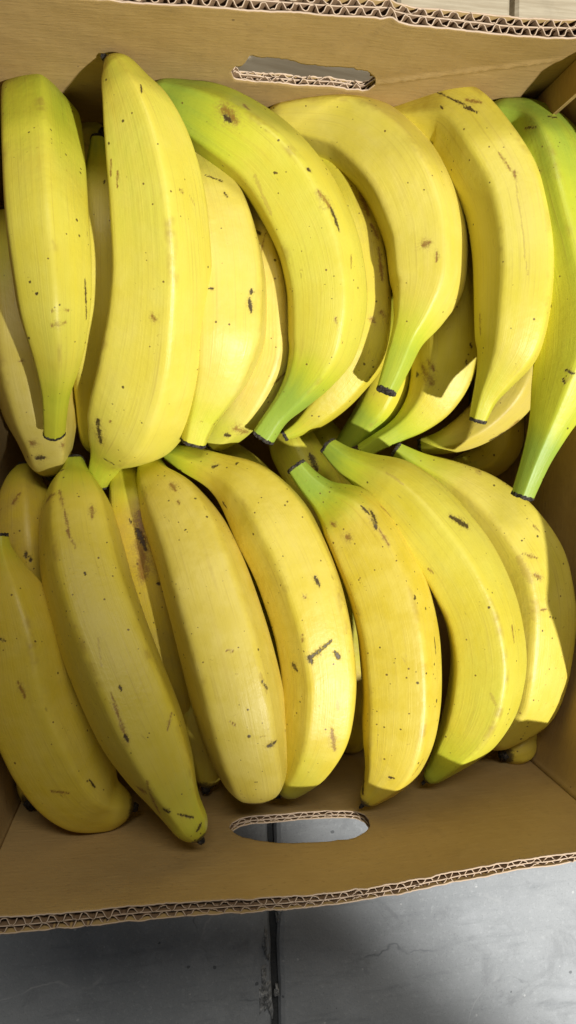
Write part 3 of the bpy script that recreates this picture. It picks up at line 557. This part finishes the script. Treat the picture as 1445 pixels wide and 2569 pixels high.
     [('d', 1200, -55, 1037, 1335, -115, 1086, 13), ('d', 1335, -115, 1086, 1457, -200, 1137, 13), ('l', 1243, -93, 1091, 1256, -114, 1109, 30), ('r', 1454, -628, 1322, 1553, -660, 1320, 10), ('r', 1526, -764, 1342, 1573, -790, 1338, 19), ('l', 1427, -657, 1319, 1496, -808, 1346, 41), ('r', 1565, -997, 1356, 1604, -994, 1349, 10), ('r', 1557, -455, 1261, 1595, -492, 1265, 10), ('r', 1475, -1715, 1224, 1482, -1719, 1231, 13)]),
    ('shaded blunt banana tip low in the corner below the broad yellow banana', (0.0, 0.35, 0.1, 0.3, 0.3, 0.375, 0.6, 0.22), 0, 0,
     [(1502, -2136, 923, 98), (1642, -2101, 858, 127), (1647, -1958, 790, 153), (1661, -1729, 696, 164), (1718, -1454, 600, 121)],
     []),
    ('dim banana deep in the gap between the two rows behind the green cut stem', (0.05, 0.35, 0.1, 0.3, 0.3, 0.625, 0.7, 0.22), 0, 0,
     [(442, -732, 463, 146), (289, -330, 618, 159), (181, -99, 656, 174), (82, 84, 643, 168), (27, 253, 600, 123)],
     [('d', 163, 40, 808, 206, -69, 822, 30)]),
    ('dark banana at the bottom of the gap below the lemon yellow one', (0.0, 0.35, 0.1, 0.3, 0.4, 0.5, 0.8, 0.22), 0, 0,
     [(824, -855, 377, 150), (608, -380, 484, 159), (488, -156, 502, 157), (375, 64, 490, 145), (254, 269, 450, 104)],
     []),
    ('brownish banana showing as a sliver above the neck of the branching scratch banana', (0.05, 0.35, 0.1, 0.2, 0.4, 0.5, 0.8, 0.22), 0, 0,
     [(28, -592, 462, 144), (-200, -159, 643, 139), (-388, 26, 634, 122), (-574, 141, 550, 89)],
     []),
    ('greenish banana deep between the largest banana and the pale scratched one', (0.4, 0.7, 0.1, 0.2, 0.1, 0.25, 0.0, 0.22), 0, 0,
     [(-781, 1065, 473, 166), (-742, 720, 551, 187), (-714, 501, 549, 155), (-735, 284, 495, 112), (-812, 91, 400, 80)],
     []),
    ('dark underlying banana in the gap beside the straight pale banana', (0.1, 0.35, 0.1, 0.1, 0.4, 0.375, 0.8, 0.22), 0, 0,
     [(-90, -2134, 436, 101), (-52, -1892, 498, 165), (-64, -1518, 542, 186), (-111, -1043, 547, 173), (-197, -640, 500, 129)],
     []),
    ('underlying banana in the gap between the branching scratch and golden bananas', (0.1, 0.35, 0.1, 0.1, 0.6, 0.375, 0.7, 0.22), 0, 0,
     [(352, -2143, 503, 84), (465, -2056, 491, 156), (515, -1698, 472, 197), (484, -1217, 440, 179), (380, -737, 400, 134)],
     []),
]

def build_banana(idx, label, cols, detail, brown, spine, marks):
    g, gs, gt, pale, dull, spk, gold, gl = cols
    NR, NA = (230, 148) if detail else (100, 56)
    pts = np.array(spine, float) / 1e4
    V, N, sn, R, js, C, T = banana_grid(pts, 100 + idx, True, NR, NA, 0.9 if detail else 0.7)
    base = C[NR // 2].copy(); base[2] = max(0.004, base[2] - R.max())
    root = link('banana', None); root.location = base
    tag(root, label, 'banana', 'bananas packed in the cardboard box')
    W = V - base
    L = sn[-1]; v = sn / L
    vs_ = js / NR; sj = sn[js] / L
    green = g * (0.75 + 0.25 * np.cos(2 * math.pi * (v - 0.1)))
    green = np.maximum(green, gs * np.clip((v - (sj - 0.14)) / 0.17, 0, 1) ** 1.2)
    green = np.maximum(green, gt * np.clip(1.15 - v / gl, 0, 1))
    green = np.repeat(green[:, None], NA, 1)
    fields = {'dark': np.zeros((NR, NA)), 'rust': np.zeros((NR, NA)), 'scuff': np.zeros((NR, NA))}
    flat = V.reshape(-1, 3)
    for m in marks:
        a, b_, w = np.array(m[1:4]) / 1e4, np.array(m[4:7]) / 1e4, m[7] / 1e4
        segs = [(a, b_, w)]; kind = {'d': 'dark', 'r': 'rust', 'l': 'scuff'}[m[0]]
        for a, b_, w in segs:
            ab = b_ - a; t = np.clip(((flat - a) @ ab) / (ab @ ab + 1e-12), 0, 1)
            dist = np.linalg.norm(flat - (a + t[:, None] * ab), axis=1)
            wt = w * 1.35 * (0.55 + 0.45 * np.sin(math.pi * np.clip(t * 0.86 + 0.07 + 0.1 * math.sin(9e3 * w + 50 * a[0]), 0, 1)))
            fields[kind] = np.maximum(fields[kind], np.clip(1 - dist / wt, 0, 1).reshape(NR, NA))
            if kind != 'scuff':                # browned halo round the wound
                fields['scuff'] = np.maximum(fields['scuff'], 0.75 * np.clip(1 - dist / (wt * 2.6), 0, 1).reshape(NR, NA))
    tipd = np.clip(1 - sn / (0.006 + 0.004 * gold), 0, 1); tipd = np.maximum(tipd, np.clip(1 - (L - sn) / 0.0016, 0, 1)); tipd = np.repeat(tipd[:, None], NA, 1)
    rr = np.linalg.norm(V - C[:, None], axis=2); rr = (rr - rr.min(1, keepdims=True)) / (np.ptp(rr, axis=1)[:, None] + 1e-9); ridge = rr
    def piece(name, r0, r1):
        nr = r1 - r0 + 1
        vv = W[r0:r1 + 1].reshape(-1, 3); i = np.arange(nr - 1)[:, None] * NA; j = np.arange(NA)[None]
        j2 = (j + 1) % NA
        F_ = np.stack([i + j, i + j2, i + NA + j2, i + NA + j], -1).reshape(-1, 4)
        e1, e2 = vv[F_[:, 1]] - vv[F_[:, 0]], vv[F_[:, 3]] - vv[F_[:, 0]]
        if ((np.cross(e1, e2) * N[r0:r1 + 1].reshape(-1, 3)[F_[:, 0]]).sum(1)).mean() < 0: F_ = F_[:, ::-1]
        me = bpy.data.meshes.new(name); nf = len(F_)
        me.vertices.add(len(vv)); me.vertices.foreach_set('co', vv.astype(np.float32).ravel())
        me.loops.add(nf * 4); me.loops.foreach_set('vertex_index', F_.astype(np.int32).ravel())
        me.polygons.add(nf); me.polygons.foreach_set('loop_start', np.arange(0, nf * 4, 4, dtype=np.int32))
        me.update(calc_edges=True)
        me.polygons.foreach_set('use_smooth', np.ones(nf, bool))
        uv = me.uv_layers.new(name='along')
        U = np.repeat((np.arange(NA) / NA)[None], nr, 0) * 2 * math.pi * 0.022; Vv = np.repeat(sn[r0:r1 + 1][:, None], NA, 1)
        UV = np.stack([U, Vv], -1).reshape(-1, 2)[F_.ravel()]
        wrap = (F_.ravel() % NA == 0) & (np.repeat((F_ % NA).max(1) == NA - 1, 4)); UV[wrap, 0] = 2 * math.pi * 0.022
        uv.data.foreach_set('uv', UV.astype(np.float32).ravel())
        for nm, arr in (('green', green), ('dark', fields['dark']), ('rust', fields['rust']), ('scuff', fields['scuff']), ('tipdark', tipd), ('ridge', ridge)):
            at = me.attributes.new(nm, 'FLOAT', 'POINT'); at.data.foreach_set('value', arr[r0:r1 + 1].astype(np.float32).ravel())
        me.validate(); me.normals_split_custom_set_from_vertices(N[r0:r1 + 1].reshape(-1, 3).astype(float).tolist())
        o = link(name, me, root, PEEL)
        o['seed'] = float((idx * 0.731) % 5.0); o['pale'] = float(pale); o['dull'] = float(dull); o['spk'] = float(spk); o['gold'] = float(gold)
        return o
    peel = piece('peel', 0, js); stem = piece('stem', js, NR - 1)
    # dry cut face at the stem end
    rg = np.random.RandomState(idx); r = R[-1]; ln = 0.0012 + (0.012 if brown else 0.0004)
    a, b_ = V[-1] - C[-1], T[-1]; vv = []; f = []
    for q, (sc, dz) in enumerate(((1.01, -0.0008), (1.03, 0.25 * ln), (0.98, 0.8 * ln), (0.86, ln), (0.45, ln * 0.6))):
        for t in range(0, NA, 4): vv.append(C[-1] + a[t] * (sc + rg.uniform(-.06, .06)) + b_ * (dz + rg.uniform(-1, 1) * 0.0004) - base)
    n = len(range(0, NA, 4))
    for q in range(4):
        for t in range(n): f.append((q * n + t, q * n + (t + 1) % n, (q + 1) * n + (t + 1) % n, (q + 1) * n + t))
    f.append(tuple(4 * n + t for t in range(n)))
    link('stem_cut', mesh('stem_cut', vv, f), stem, BROWNCUT if brown else STEMCUT)
    # withered nub at the blossom end
    vv = []; f = []; n = 10; tn = -T[0]; ax = np.cross(tn, (0.3, 0.2, 1)); ax /= np.linalg.norm(ax); ay = np.cross(tn, ax)
    rb = min(0.0045, R[min(6, NR - 1)] * 0.42)
    for q, (sc, dz) in enumerate(((1.0, -0.0015), (0.95, 0.0006), (0.7, 0.0022), (0.3, 0.0026))):
        for t in range(n):
            an = 2 * math.pi * t / n; w = rb * sc * (1 + rg.uniform(-.2, .2))
            vv.append(C[0] + ax * w * math.cos(an) + ay * w * math.sin(an) + tn * (dz + rg.uniform(-1, 1) * 0.0005) - base)
    for q in range(3):
        for t in range(n): f.append((q * n + t, q * n + (t + 1) % n, (q + 1) * n + (t + 1) % n, (q + 1) * n + t))
    f.append(tuple(3 * n + t for t in range(n)))
    link('blossom_tip', mesh('blossom_tip', vv, f), peel, NUB)
    return root

for i_, row in enumerate(BANANAS): build_banana(i_, *row)
